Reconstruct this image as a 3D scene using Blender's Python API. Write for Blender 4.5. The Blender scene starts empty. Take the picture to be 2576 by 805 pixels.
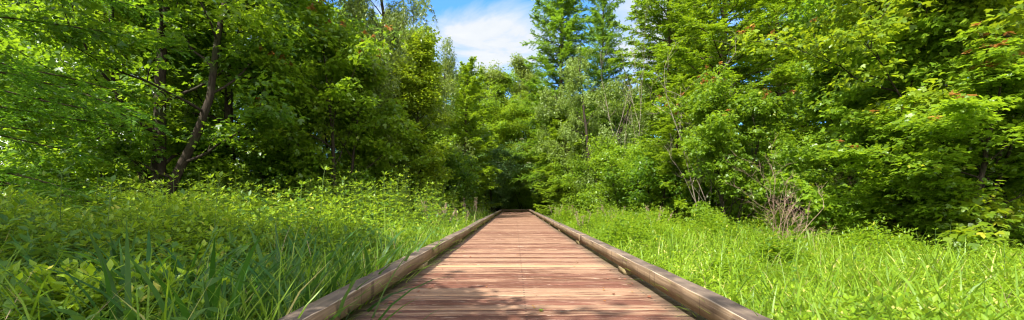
import bpy, math, random
import numpy as np
from math import pi, sin, cos, radians
random.seed(7)
RG = np.random.default_rng(11)
col = bpy.context.scene.collection
SUN = np.array([-0.50, -0.62, 1.0]); SUN = SUN/np.linalg.norm(SUN)
GZ = -0.36          # ground level (deck top is z = 0)
F = 400.0           # focal length in pixels of a 1024 wide frame
CAMZ = 0.80

# ------------------------------------------------------------------ helpers
def nrm(a):
    return a/np.maximum(np.linalg.norm(a, axis=-1, keepdims=True), 1e-9)

class Acc:
    """collects vertices, triangles and a random value per triangle -> one mesh"""
    def __init__(s): s.v=[]; s.f=[]; s.r=[]; s.n=0
    def add(s, v, f, r):
        v=np.asarray(v,dtype=np.float32).reshape(-1,3); f=np.asarray(f,dtype=np.int32).reshape(-1,3)
        s.v.append(v); s.f.append(f+s.n); s.n+=len(v)
        s.r.append(np.broadcast_to(np.asarray(r,dtype=np.float32),(len(f),)).copy())
    def build(s, name, mat, parent=None, smooth=False):
        o=bpy.data.objects.new(name, s.mesh(name,mat,smooth)); col.objects.link(o)
        if parent is not None: o.parent=parent
        return o
    def mesh(s, name, mat, smooth=False):
        me=bpy.data.meshes.new(name)
        V=np.concatenate(s.v); Fa=np.concatenate(s.f); R=np.concatenate(s.r)
        me.vertices.add(len(V)); me.vertices.foreach_set('co',V.ravel())
        me.loops.add(len(Fa)*3); me.loops.foreach_set('vertex_index',Fa.ravel())
        me.polygons.add(len(Fa)); me.polygons.foreach_set('loop_start',np.arange(0,len(Fa)*3,3,dtype=np.int32))
        me.polygons.foreach_set('loop_total',np.full(len(Fa),3,dtype=np.int32))
        if smooth: me.polygons.foreach_set('use_smooth',np.ones(len(Fa),dtype=bool))
        a=me.attributes.new('rnd','FLOAT','FACE'); a.data.foreach_set('value',R)
        me.materials.append(mat); me.update(); me.validate()
        return me

TEMPL={
 'diamond':(np.array([[0,0,0],[.42,.5,.16],[1,0,-.06],[.42,-.5,.16]]),np.array([[0,2,1],[0,3,2]])),
 'needle':(np.array([[0,0,0],[.5,.5,0],[1,0,-.04],[.5,-.5,0]]),np.array([[0,2,1],[0,3,2]])),
 'oval':(np.array([[0,0,0],[.2,.36,.12],[.55,.48,.12],[1,0,-.18],[.55,-.48,.12],[.2,-.36,.12],[.2,0,0],[.55,0,.0]]),
         np.array([[0,6,1],[1,6,7],[1,7,2],[2,7,3],[0,5,6],[5,7,6],[5,4,7],[4,3,7]])),
 'lobed':(np.array([[.38,0,0],[0,0,0],[.08,.42,.06],[.5,.56,.0],[.46,.2,.05],[.74,.24,.03],[1,0,-.12],[.74,-.24,.03],[.46,-.2,.05],[.5,-.56,.0],[.08,-.42,.06]]),
          np.array([[0,1,2],[0,2,3],[0,3,4],[0,4,5],[0,5,6],[0,6,7],[0,7,8],[0,8,9],[0,9,10],[0,10,1]])[:, ::-1]),
}
def leaves(acc, P, D, N, L, W, shape='diamond', rnd=None):
    n=len(P)
    if n==0: return
    T,Fc=TEMPL[shape]
    D=nrm(D); S=nrm(np.cross(N,D)); N2=np.cross(D,S)
    L=np.broadcast_to(L,(n,)); W=np.broadcast_to(W,(n,))
    V=(P[:,None,:]+T[None,:,0,None]*(D*L[:,None])[:,None,:]+T[None,:,1,None]*(S*W[:,None])[:,None,:]
       +T[None,:,2,None]*(N2*W[:,None])[:,None,:])
    k=len(T)
    Fa=Fc[None,:,:]+(np.arange(n)*k)[:,None,None]
    if rnd is None: rnd=RG.random(n)
    acc.add(V.reshape(-1,3),Fa.reshape(-1,3),np.repeat(rnd,len(Fc)))

def blades(acc, P, az, L, W, lean, bend, segs=5, rnd=None):
    """curved strap-like grass blades"""
    n=len(P); t=np.linspace(0,1,segs+1)
    L=np.broadcast_to(L,(n,)); W=np.broadcast_to(W,(n,)); lean=np.broadcast_to(lean,(n,)); bend=np.broadcast_to(bend,(n,))
    ang=lean[:,None]+bend[:,None]*t[None,:]**1.4           # angle from vertical
    dl=L[:,None]/segs
    h=np.concatenate([np.zeros((n,1)),np.cumsum(np.sin(ang[:,:-1])*dl,1)],1)
    z=np.concatenate([np.zeros((n,1)),np.cumsum(np.cos(ang[:,:-1])*dl,1)],1)
    hx=np.cos(az)[:,None]; hy=np.sin(az)[:,None]
    C=np.stack([P[:,0,None]+h*hx,P[:,1,None]+h*hy,P[:,2,None]+z],-1)
    tw=az+RG.normal(0,.45,n)
    sd=np.stack([-np.sin(tw),np.cos(tw),np.zeros(n)],-1)
    w=W[:,None]*np.interp(t,[0,.12,.45,.8,1],[.45,.8,1,.62,.02])[None,:]*.5
    A=C+sd[:,None,:]*w[...,None]; B=C-sd[:,None,:]*w[...,None]; 
    A[...,2]+=w*.35; B[...,2]+=w*.35
    V=np.stack([A,B],2).reshape(n,-1,3)
    f=[]
    for i in range(segs):
        a=2*i; f+=[[a,a+1,a+3],[a,a+3,a+2]]
    f=np.array(f)
    Fa=f[None]+(np.arange(n)*(2*(segs+1)))[:,None,None]
    if rnd is None: rnd=RG.random(n)
    acc.add(V.reshape(-1,3),Fa.reshape(-1,3),np.repeat(rnd,len(f)))

def tube(acc, pts, rad, sides=7, r=0.5, bumpy=0.0):
    pts=np.asarray(pts,dtype=float); n=len(pts)
    rad=np.broadcast_to(rad,(n,))
    d=nrm(np.gradient(pts,axis=0))
    ref=np.array([1,0,0]) if abs(d[0,0])<.8 else np.array([0,1,0])
    U=nrm(np.cross(d,ref)); Vv=np.cross(d,U)
    a=np.linspace(0,2*pi,sides,endpoint=False)
    rr=rad[:,None]*(1+bumpy*RG.normal(0,1,(n,sides)))
    X=pts[:,None,:]+rr[...,None]*(np.cos(a)[None,:,None]*U[:,None,:]+np.sin(a)[None,:,None]*Vv[:,None,:])
    f=[]
    for i in range(n-1):
        for j in range(sides):
            k=(j+1)%sides
            p,q,s_,t_=i*sides+j,i*sides+k,(i+1)*sides+k,(i+1)*sides+j
            f+=[[p,q,s_],[p,s_,t_]]
    acc.add(X.reshape(-1,3),np.array(f),r)

def wander(p0, d0, L, n, wob=.12, up=0.0, rg=RG):
    """path that starts at p0 in direction d0 and wanders"""
    p=np.array(p0,float); d=np.array(d0,float); d/=np.linalg.norm(d); out=[p.copy()]
    for i in range(n):
        d=d+rg.normal(0,wob,3); d[2]+=up; d/=np.linalg.norm(d)
        p=p+d*L/n; out.append(p.copy())
    return np.array(out)

def tag(o,label=None,cat=None,group=None,kind=None):
    if label: o['label']=label
    if cat: o['category']=cat
    if group: o['group']=group
    if kind: o['kind']=kind
    return o
def empty(name,loc=(0,0,0),rz=0):
    o=bpy.data.objects.new(name,None); o.location=loc; o.rotation_euler=(0,0,rz); o.empty_display_size=.2
    col.objects.link(o); return o
KIDS={}
def kid(root,o):
    KIDS.setdefault(root.name,[]).append(o); o.parent=root; return o
def copy_tree(root):
    c=root.copy(); col.objects.link(c)
    for k in list(c.keys()):
        if k in('label','category','group'): del c[k]
    for ch in KIDS.get(root.name,[]):
        d=ch.copy(); col.objects.link(d); d.parent=c
    return c
USED=set()
def place(proto,loc,rz,sc,label,cat,group=None):
    o=proto
    if proto.name in USED: o=copy_tree(proto)
    else: USED.add(proto.name)
    o.location=loc; o.rotation_euler=(0,0,rz)
    o.scale=(sc,sc,sc) if not hasattr(sc,'__len__') else sc
    tag(o,label,cat,group); return o
def at(disp,depth,z=GZ):
    """disp: column in the 2576 wide view of the photograph -> ground point at that depth"""
    return ((disp/2.5156-515)/F*depth, depth, z)

# ------------------------------------------------------------------ materials
class NT:
    def __init__(s,name,world=None):
        if world is None:
            m=bpy.data.materials.new(name); m.use_nodes=True; s.m=m; s.t=m.node_tree
        else: s.t=world.node_tree
        s.t.nodes.clear()
    def n(s,typ,**kw):
        nd=s.t.nodes.new(typ)
        for k,v in kw.items():
            if k.startswith('i_'): pass
            else: setattr(nd,k,v)
        return nd
    def l(s,a,b): s.t.links.new(a,b)
    def val(s,sock,v):
        if hasattr(v,'links') or hasattr(v,'is_linked'): s.l(v,sock)
        else: sock.default_value=v
    def math(s,op,a,b=0.0,c=None,clamp=False):
        nd=s.n('ShaderNodeMath',operation=op); nd.use_clamp=clamp
        s.val(nd.inputs[0],a); s.val(nd.inputs[1],b)
        if c is not None: s.val(nd.inputs[2],c)
        return nd.outputs[0]
    def mix(s,fac,a,b,bt='MIX'):
        nd=s.n('ShaderNodeMixRGB',blend_type=bt); s.val(nd.inputs[0],fac)
        s.val(nd.inputs[1],a if hasattr(a,'is_linked') else (*a,1)); s.val(nd.inputs[2],b if hasattr(b,'is_linked') else (*b,1))
        return nd.outputs[0]
    def noise(s,vec,scale,detail=3,rough=.55,dist=0):
        nd=s.n('ShaderNodeTexNoise'); s.l(vec,nd.inputs['Vector']); nd.inputs['Scale'].default_value=scale
        nd.inputs['Detail'].default_value=detail; nd.inputs['Roughness'].default_value=rough; nd.inputs['Distortion'].default_value=dist
        return nd.outputs[0]
    def rng(s,v,a,b,c=0.0,d=1.0):
        nd=s.n('ShaderNodeMapRange'); nd.clamp=True; s.l(v,nd.inputs[0])
        for i,x in enumerate((a,b,c,d)): nd.inputs[i+1].default_value=x
        return nd.outputs[0]
    def attr(s,name='rnd'):
        nd=s.n('ShaderNodeAttribute'); nd.attribute_name=name; return nd.outputs['Fac']
    def mapping(s,vec,scale=(1,1,1),loc=None):
        nd=s.n('ShaderNodeMapping'); s.l(vec,nd.inputs[0]); nd.inputs['Scale'].default_value=scale
        if loc is not None: s.l(loc,nd.inputs['Location'])
        return nd.outputs[0]

def leaf_mat(name, dark, light, trans, tfac=.42, gloss=.05, rough=.38, yellow=None, nscale=.55):
    b=NT(name); geo=b.n('ShaderNodeNewGeometry'); r=b.attr()
    obr=b.n('ShaderNodeObjectInfo').outputs['Random']
    nz=b.noise(geo.outputs['Position'],nscale,2)
    f=b.math('ADD',b.math('MULTIPLY',r,.5),b.math('MULTIPLY',b.rng(nz,.36,.64),.5))
    f=b.math('ADD',f,b.math('MULTIPLY',b.math('SUBTRACT',obr,.5),.25),clamp=True)
    c=b.mix(f,dark,light)
    if yellow is not None:
        c=b.mix(b.rng(r,.93,.97),c,yellow)
    tc=b.mix(f,tuple(x*.62 for x in trans),trans)
    d=b.n('ShaderNodeBsdfDiffuse'); b.l(c,d.inputs[0])
    t=b.n('ShaderNodeBsdfTranslucent'); b.l(tc,t.inputs[0])
    m1=b.n('ShaderNodeMixShader'); m1.inputs[0].default_value=tfac; b.l(d.outputs[0],m1.inputs[1]); b.l(t.outputs[0],m1.inputs[2])
    g=b.n('ShaderNodeBsdfGlossy'); g.inputs['Roughness'].default_value=rough; g.inputs[0].default_value=(.9,.95,.9,1)
    fr=b.n('ShaderNodeFresnel'); fr.inputs[0].default_value=1.38
    m2=b.n('ShaderNodeMixShader'); b.l(b.math('ADD',b.math('MULTIPLY',fr.outputs[0],.13),gloss*.35),m2.inputs[0]); b.l(m1.outputs[0],m2.inputs[1]); b.l(g.outputs[0],m2.inputs[2])
    o=b.n('ShaderNodeOutputMaterial'); b.l(m2.outputs[0],o.inputs[0])
    return b.m

def bark_mat(name, dark, light, moss=0.0, vs=(9,9,1.6)):
    b=NT(name); tc=b.n('ShaderNodeTexCoord').outputs['Object']
    v=b.mapping(tc,vs); n1=b.noise(v,2.2,6,.65); n2=b.noise(tc,2.5,3)
    c=b.mix(b.rng(n1,.3,.7),dark,light)
    c=b.mix(b.math('MULTIPLY',b.rng(n2,.5,.7),moss),c,(.05,.075,.02))
    p=b.n('ShaderNodeBsdfPrincipled'); b.l(c,p.inputs['Base Color']); p.inputs['Roughness'].default_value=.9; p.inputs['Specular IOR Level'].default_value=.15
    bp=b.n('ShaderNodeBump'); bp.inputs['Strength'].default_value=.8; bp.inputs['Distance'].default_value=.03; b.l(n1,bp.inputs['Height']); b.l(bp.outputs[0],p.inputs['Normal'])
    o=b.n('ShaderNodeOutputMaterial'); b.l(p.outputs[0],o.inputs[0]); return b.m

def deck_mat():
    b=NT('weathered_red_deck'); pos=b.n('ShaderNodeNewGeometry').outputs['Position']; r=b.attr()
    off=b.n('ShaderNodeCombineXYZ'); b.l(b.math('MULTIPLY',r,37.0),off.inputs[0]); b.l(b.math('MULTIPLY',r,91.0),off.inputs[2])
    vec=b.mapping(pos,(1,1,1),off.outputs[0])
    s1=b.noise(b.mapping(vec,(1.3,22,1)),1.6,6,.66,.5)       # long streaks
    s2=b.noise(b.mapping(vec,(2.2,110,1)),2.0,4,.6,.2)        # fine grain
    s3=b.noise(b.mapping(vec,(.8,3.0,1)),1.3,5,.6,.6)         # patches of wear
    s4=b.noise(b.mapping(vec,(5.0,60,1)),1.5,4,.7,.5)
    red=b.mix(b.rng(s2,.3,.7),(.042,.017,.010),(.145,.064,.037))
    red=b.mix(b.math('MULTIPLY',b.rng(s3,.35,.65),.5),red,(.21,.085,.062))
    bare=b.mix(b.rng(s2,.3,.72),(.18,.092,.053),(.355,.230,.145))
    f=b.math('ADD',b.math('MULTIPLY',s1,.80),b.math('MULTIPLY',s3,.36))
    f=b.math('ADD',f,b.math('MULTIPLY',b.math('SUBTRACT',b.math('FRACT',r),.5),.20))
    c=b.mix(b.rng(f,.555,.635),red,bare)
    c=b.mix(b.math('MULTIPLY',b.rng(s4,.58,.68),.8),c,(.44,.32,.23))     # flaked bleached splinters
    c=b.mix(b.math('MULTIPLY',b.rng(s4,.40,.28),.7),c,(.055,.03,.024))    # open grain
    # the one newer yellow board
    yb=b.mix(b.rng(s2,.25,.8),(.30,.185,.095),(.44,.30,.17))
    c=b.mix(b.math('GREATER_THAN',r,1.5),c,yb)
    # screw heads in three rows
    sy=b.n('ShaderNodeSeparateXYZ'); b.l(pos,sy.inputs[0])
    fy=b.math('FRACT',b.math('DIVIDE',b.math('SUBTRACT',sy.outputs[1],-4.0),.152))
    dy=b.math('MULTIPLY',b.math('SUBTRACT',b.math('ABSOLUTE',b.math('SUBTRACT',fy,.47)),.24),.152)
    fx=b.math('ABSOLUTE',b.math('SUBTRACT',sy.outputs[0],.08)); dx=b.math('MINIMUM',fx,b.math('ABSOLUTE',b.math('SUBTRACT',fx,1.06)))
    ds=b.math('SQRT',b.math('ADD',b.math('MULTIPLY',dx,dx),b.math('MULTIPLY',dy,dy)))
    c=b.mix(b.rng(ds,.011,.006),c,(.03,.018,.014))
    # grey-green mildew along both edges of the walk
    sx=b.n('ShaderNodeSeparateXYZ'); b.l(pos,sx.inputs[0])
    ax=b.math('ABSOLUTE',b.math('SUBTRACT',sx.outputs[0],.06))
    c=b.mix(b.math('MULTIPLY',b.rng(b.math('ADD',ax,b.math('MULTIPLY',s3,.25)),1.12,1.32),.65),c,(.09,.085,.06))
    p=b.n('ShaderNodeBsdfPrincipled'); b.l(c,p.inputs['Base Color']); p.inputs['Specular IOR Level'].default_value=.12
    b.l(b.rng(s1,.3,.7,.55,.8),p.inputs['Roughness'])
    bp=b.n('ShaderNodeBump'); bp.inputs['Strength'].default_value=.9; bp.inputs['Distance'].default_value=.006
    b.l(b.math('ADD',s2,b.math('MULTIPLY',s4,.9)),bp.inputs['Height']); b.l(bp.outputs[0],p.inputs['Normal'])
    o=b.n('ShaderNodeOutputMaterial'); b.l(p.outputs[0],o.inputs[0]); return b.m

def rail_mat():
    b=NT('weathered_rail_timber'); pos=b.n('ShaderNodeNewGeometry').outputs['Position']; r=b.attr()
    off=b.n('ShaderNodeCombineXYZ'); b.l(b.math('MULTIPLY',r,23.0),off.inputs[1]); b.l(b.math('MULTIPLY',r,51.0),off.inputs[2])
    vec=b.mapping(pos,(1,1,1),off.outputs[0])
    g=b.noise(b.mapping(vec,(42,1.1,42)),1.6,6,.65,.5)
    g2=b.noise(b.mapping(vec,(14,.6,14)),1.6,4,.6,.8)
    st=b.noise(b.mapping(vec,(.6,7,.6)),1.5,3,.6)             # cross stains from rain
    al=b.noise(b.mapping(vec,(5,2.2,5)),1.2,4,.6)
    c=b.mix(b.rng(g2,.3,.7),(.11,.072,.042),(.245,.168,.098))
    c=b.mix(b.math('MULTIPLY',b.rng(g,.42,.30),.75),c,(.055,.034,.024))
    c=b.mix(b.math('MULTIPLY',b.rng(g,.58,.72),.5),c,(.47,.37,.27))
    c=b.mix(b.math('MULTIPLY',b.rng(st,.52,.68),.35),c,(.12,.07,.052))
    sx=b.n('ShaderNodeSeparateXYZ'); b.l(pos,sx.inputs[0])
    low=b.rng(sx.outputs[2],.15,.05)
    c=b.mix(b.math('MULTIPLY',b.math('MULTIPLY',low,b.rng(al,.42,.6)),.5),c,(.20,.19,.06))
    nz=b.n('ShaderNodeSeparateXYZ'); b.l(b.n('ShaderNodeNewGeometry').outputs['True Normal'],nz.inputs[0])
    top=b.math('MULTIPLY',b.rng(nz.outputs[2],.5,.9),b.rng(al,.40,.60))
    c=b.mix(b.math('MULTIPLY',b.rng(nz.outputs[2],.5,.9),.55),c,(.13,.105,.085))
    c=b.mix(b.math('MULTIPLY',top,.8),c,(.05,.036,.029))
    ck=b.noise(b.mapping(vec,(.15,1,.15)),3.1,0,.5)
    face=b.math('MULTIPLY',b.rng(nz.outputs[2],.6,.3),b.rng(b.math('ABSOLUTE',b.math('SUBTRACT',ck,.5)),.012,.004))
    c=b.mix(b.math('MULTIPLY',face,.7),c,(.06,.035,.025))
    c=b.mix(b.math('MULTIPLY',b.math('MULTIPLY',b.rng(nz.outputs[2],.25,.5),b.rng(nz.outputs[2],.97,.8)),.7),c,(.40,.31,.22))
    # a dark knot on the right-hand beam
    kd=b.n('ShaderNodeVectorMath',operation='DISTANCE'); b.l(b.mapping(pos,(1,.6,1)),kd.inputs[0]); kd.inputs[1].default_value=(1.235,.6*2.42,.135)
    c=b.mix(b.rng(kd.outputs['Value'],.05,.022),c,(.05,.03,.022))
    p=b.n('ShaderNodeBsdfPrincipled'); b.l(c,p.inputs['Base Color']); p.inputs['Roughness'].default_value=.8; p.inputs['Specular IOR Level'].default_value=.25
    bp=b.n('ShaderNodeBump'); bp.inputs['Strength'].default_value=.8; bp.inputs['Distance'].default_value=.006; b.l(b.math('ADD',g,b.math('MULTIPLY',g2,.6)),bp.inputs['Height']); b.l(bp.outputs[0],p.inputs['Normal'])
    o=b.n('ShaderNodeOutputMaterial'); b.l(p.outputs[0],o.inputs[0]); return b.m

def ground_mat():
    b=NT('forest_floor'); pos=b.n('ShaderNodeNewGeometry').outputs['Position']
    n1=b.noise(pos,3.0,6,.65); n2=b.noise(pos,.35,3)
    c=b.mix(b.rng(n1,.35,.65),(.022,.02,.011),(.05,.055,.022))
    c=b.mix(b.math('MULTIPLY',b.rng(n2,.4,.6),.8),c,(.055,.10,.018))
    p=b.n('ShaderNodeBsdfPrincipled'); b.l(c,p.inputs['Base Color']); p.inputs['Roughness'].default_value=.95; p.inputs['Specular IOR Level'].default_value=.1
    bp=b.n('ShaderNodeBump'); bp.inputs['Strength'].default_value=1; bp.inputs['Distance'].default_value=.06; b.l(n1,bp.inputs['Height']); b.l(bp.outputs[0],p.inputs['Normal'])
    o=b.n('ShaderNodeOutputMaterial'); b.l(p.outputs[0],o.inputs[0]); return b.m

M={}
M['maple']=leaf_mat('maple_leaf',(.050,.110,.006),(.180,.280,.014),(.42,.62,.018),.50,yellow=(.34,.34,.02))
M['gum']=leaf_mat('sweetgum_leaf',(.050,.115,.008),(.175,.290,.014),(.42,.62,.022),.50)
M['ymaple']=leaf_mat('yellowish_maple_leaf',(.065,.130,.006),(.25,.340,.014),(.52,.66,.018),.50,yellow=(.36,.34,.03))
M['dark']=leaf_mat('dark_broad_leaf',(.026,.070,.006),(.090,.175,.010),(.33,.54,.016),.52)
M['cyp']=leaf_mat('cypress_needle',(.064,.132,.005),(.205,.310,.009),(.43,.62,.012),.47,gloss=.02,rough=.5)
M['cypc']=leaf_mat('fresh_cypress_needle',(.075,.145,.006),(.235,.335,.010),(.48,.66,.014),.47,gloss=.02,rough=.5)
M['cypn']=leaf_mat('dark_cypress_needle',(.028,.088,.007),(.095,.205,.011),(.26,.52,.016),.45,gloss=.02,rough=.5)  # darker green needles, for the near cypress
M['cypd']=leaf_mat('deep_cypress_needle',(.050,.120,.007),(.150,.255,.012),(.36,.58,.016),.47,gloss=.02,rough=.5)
M['willow']=leaf_mat('willow_leaf',(.080,.125,.018),(.19,.25,.040),(.36,.46,.05),.42,gloss=.05)
M['olive']=leaf_mat('olive_grey_leaf',(.085,.145,.020),(.20,.275,.050),(.38,.52,.05),.42,gloss=.05)
M['elder']=leaf_mat('elder_leaf',(.062,.130,.030),(.165,.270,.075),(.28,.48,.07),.35,gloss=.08,rough=.4)
M['weed']=leaf_mat('weed_leaf',(.060,.140,.007),(.270,.385,.014),(.45,.62,.02),.44,yellow=(.40,.38,.05),nscale=1.4)
M['bramble']=leaf_mat('bramble_leaf',(.030,.085,.008),(.095,.185,.018),(.26,.44,.02),.38,gloss=.05,rough=.5,nscale=1.5)
M['grass']=leaf_mat('grass_blade',(.075,.155,.008),(.190,.300,.014),(.36,.54,.02),.40,gloss=.04,rough=.45,yellow=(.40,.35,.12),nscale=1.0)
M['lime']=leaf_mat('lime_grass_blade',(.042,.115,.006),(.235,.35,.012),(.42,.58,.018),.42,gloss=.02,rough=.5,yellow=(.42,.38,.10),nscale=1.2)
M['reed']=leaf_mat('broad_grass_blade',(.014,.060,.006),(.050,.135,.012),(.15,.34,.015),.38,gloss=.05,rough=.5,nscale=1.5)
M['seed']=leaf_mat('dry_seed_head',(.26,.19,.12),(.42,.32,.22),(.40,.30,.2),.3,gloss=.01)
M['flower']=leaf_mat('cream_blossom',(.50,.50,.30),(.68,.66,.45),(.5,.5,.3),.25,gloss=.01)
M['redleaf']=leaf_mat('young_red_leaf',(.26,.075,.03),(.40,.25,.04),(.55,.22,.05),.42,gloss=.03)
M['deadleaf']=leaf_mat('dead_brown_leaf',(.15,.055,.03),(.28,.12,.07),(.30,.12,.06),.2,gloss=.01)
M['bark']=bark_mat('dark_bark',(.013,.010,.007),(.055,.042,.030),.4)
M['cypbark']=bark_mat('cypress_bark',(.035,.022,.015),(.12,.085,.06),.2)
M['greybark']=bark_mat('grey_twig_bark',(.13,.10,.075),(.32,.27,.21),.25)
M['pinkbark']=bark_mat('dry_pink_twig_bark',(.20,.12,.085),(.38,.27,.20),0)
M['stem']=leaf_mat('green_stem',(.06,.12,.02),(.12,.18,.04),(.1,.2,.02),.1)
M['deck']=deck_mat(); M['rail']=rail_mat(); M['ground']=ground_mat()

# ------------------------------------------------------------------ boardwalk
Y0,Y1=-4.0,34.4
def board(acc,y,w,z,x0,x1,th,r,rg,tilt=0,warp=.0015):
    # cross section (y,z) with eased edges, swept along x
    e=.004
    sec=np.array([[0,-th],[0,-e],[e,0],[w*.33,-warp],[w*.66,-warp],[w-e,0],[w,-e],[w,-th]])
    m=10; xs=np.linspace(x0,x1,m+1); V=[]
    bow=rg.normal(0,.0012,m+1)
    for i,x in enumerate(xs):
        s=sec.copy(); s[:,0]+=y+bow[i]; s[:,1]+=z+tilt*(x-(x0+x1)/2)+rg.normal(0,.0006)
        V.append(np.column_stack([np.full(8,x),s]))
    V=np.concatenate(V); f=[]
    for i in range(m):
        for j in range(8):
            k=(j+1)%8; a,b_,c_,d_=i*8+j,i*8+k,(i+1)*8+k,(i+1)*8+j
            f+=[[a,b_,c_],[a,c_,d_]]
    for j in range(1,7): f+=[[0,j+1,j],[m*8,m*8+j,m*8+j+1]]
    acc.add(V,np.array(f),r)

rgb=np.random.default_rng(3)
walk=empty('boardwalk',(0,0,0)); tag(walk,'weathered reddish timber boardwalk with low kerb beams running straight to the trees','boardwalk')
y=1.9; cnt=0; rest=Acc(); PW=.152
yy=[]
y=Y0
while y<Y1: yy.append(y); y+=PW
near=[v for v in yy if v>=1.8][:100]
yel=min(near,key=lambda v:abs(v-4.98)); yel2=min(near,key=lambda v:abs(v-7.7))
for v in yy:
    r=float(rgb.random()); z=rgb.normal(0,.0012); x0=-1.275+rgb.normal(0,.012); x1=1.395+rgb.normal(0,.012)
    if v==yel: r=2.0+r*.2
    if v in near:
        a=Acc(); board(a,v,PW-.011+rgb.normal(0,.0015),z,x0,x1,.038,r,rgb,rgb.normal(0,.0006))
        p=a.build('plank',M['deck'],walk)
        if v==yel: p['label']='newer yellow board across the deck'
    else: board(rest,v,PW-.0055,z,x0,x1,.038,r,rgb)
tag(rest.build('planks_beyond',M['deck'],walk),kind='stuff')

def beam(acc,p0,p1,w,h,r,rg,nseg=22,ch=.006,wob=.004):
    """timber from p0 to p1 (centre of its underside), eased and slightly worn edges"""
    p0=np.array(p0,float); p1=np.array(p1,float); d=nrm(p1-p0); s=np.array([d[1],-d[0],0.])
    cs=np.array([[-w/2,0],[-w/2,h-ch],[-w/2+ch,h],[-w/6,h-.001],[w/6,h-.001],[w/2-ch,h],[w/2,h-ch],[w/2,0]])
    V=[]; t=np.linspace(0,1,nseg+1)
    bx=np.cumsum(rg.normal(0,wob*.35,nseg+1)); bz=np.cumsum(rg.normal(0,wob*.2,nseg+1))
    bx-=np.linspace(bx[0],bx[-1],nseg+1); bz-=np.linspace(bz[0],bz[-1],nseg+1)
    for i in range(nseg+1):
        c=cs.copy(); c[1:7]+=rg.normal(0,.0014,(6,2)); c[2,1]-=abs(rg.normal(0,.002)); c[5,1]-=abs(rg.normal(0,.002))
        b_=p0+(p1-p0)*t[i]
        V.append(b_[None]+s[None]*(c[:,:1]+bx[i])+np.array([0,0,1.])[None]*(c[:,1:]+bz[i]))
    V=np.concatenate(V); f=[]
    for i in range(nseg):
        for j in range(8):
            k=(j+1)%8; a,b_,c_,d_=i*8+j,i*8+k,(i+1)*8+k,(i+1)*8+j
            f+=[[a,b_,c_],[a,c_,d_]]
    for j in range(1,7): f+=[[0,j+1,j],[nseg*8,nseg*8+j,nseg*8+j+1]]
    acc.add(V,np.array(f),r)
B=.072; RH=.128; RW=.142
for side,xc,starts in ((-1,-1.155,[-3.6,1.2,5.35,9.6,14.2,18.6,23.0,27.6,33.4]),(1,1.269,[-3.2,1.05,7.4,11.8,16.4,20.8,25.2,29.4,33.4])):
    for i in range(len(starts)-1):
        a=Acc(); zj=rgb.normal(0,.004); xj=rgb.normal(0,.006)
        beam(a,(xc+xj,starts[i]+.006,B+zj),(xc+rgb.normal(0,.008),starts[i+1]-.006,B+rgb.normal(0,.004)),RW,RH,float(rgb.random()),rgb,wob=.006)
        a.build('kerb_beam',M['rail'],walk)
    yb=4.52-3.2*2
    k=0
    while yb<33:
        a=Acc(); off=(0 if side>0 else .35)
        beam(a,(xc,yb+off-.13,.0015),(xc,yb+off+.13,.0015),RW-.006,B-.006,float(rgb.random()),rgb,3,.004,.0)
        a.build('support_block',M['rail'],walk); yb+=3.2
a=Acc(); beam(a,(-1.28,34.3,B),(1.45,34.3,B),RW,RH,.3,rgb); a.build('end_beam',M['rail'],walk)
for x in (-1.0,0,1.0):
    a=Acc(); beam(a,(x-.14,34.3,.0015),(x+.14,34.3,.0015),RW-.006,B-.006,.4,rgb,3,.004,0); a.build('support_block',M['rail'],walk)
# joists and short posts below the deck
for x in (-1.1,.06,1.22):
    a=Acc(); beam(a,(x,Y0,-.038-.205),(x,Y1,-.038-.205),.05,.2,.5,rgb,10,.003,0); a.build('joist',M['rail'],walk)
for x in (-1.19,1.31):
    yb=-2.5
    while yb<34:
        a=Acc(); beam(a,(x,yb-.06,GZ-.15),(x,yb+.06,GZ-.15),.10,abs(GZ)+.15-.04,.5,rgb,2,.003,0); a.build('pier_post',M['rail'],walk); yb+=3.2

# ------------------------------------------------------------------ ground
def ground():
    n=150; xs=np.sign(np.linspace(-1,1,n))*np.abs(np.linspace(-1,1,n))**2.2*320
    ys=np.linspace(-1,1,n); ys=np.sign(ys)*np.abs(ys)**2.2*320+10
    X,Y=np.meshgrid(xs,ys)
    Z=GZ+.05*np.sin(X*.9+Y*.4)+.05*np.sin(X*.37-Y*.71+1)+.02*np.sin(X*2.3)*np.cos(Y*1.9)
    w=np.clip((np.abs(X-.06)-1.2)/.8,0,1); Z=GZ-.08+(Z-GZ+.08)*w
    V=np.stack([X,Y,Z],-1).reshape(-1,3); i=np.arange(n*n).reshape(n,n)
    a,b_,c_,d_=i[:-1,:-1].ravel(),i[:-1,1:].ravel(),i[1:,1:].ravel(),i[1:,:-1].ravel()
    f=np.concatenate([np.column_stack([a,b_,c_]),np.column_stack([a,c_,d_])])
    A=Acc(); A.add(V,f,.5); tag(A.build('ground',M['ground'],smooth=True),kind='structure')
ground()
def gh(X,Y):
    Z=GZ+.05*np.sin(X*.9+Y*.4)+.05*np.sin(X*.37-Y*.71+1)+.02*np.sin(X*2.3)*np.cos(Y*1.9)
    w=np.clip((np.abs(X-.06)-1.2)/.8,0,1); return GZ-.08+(Z-GZ+.08)*w

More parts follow.
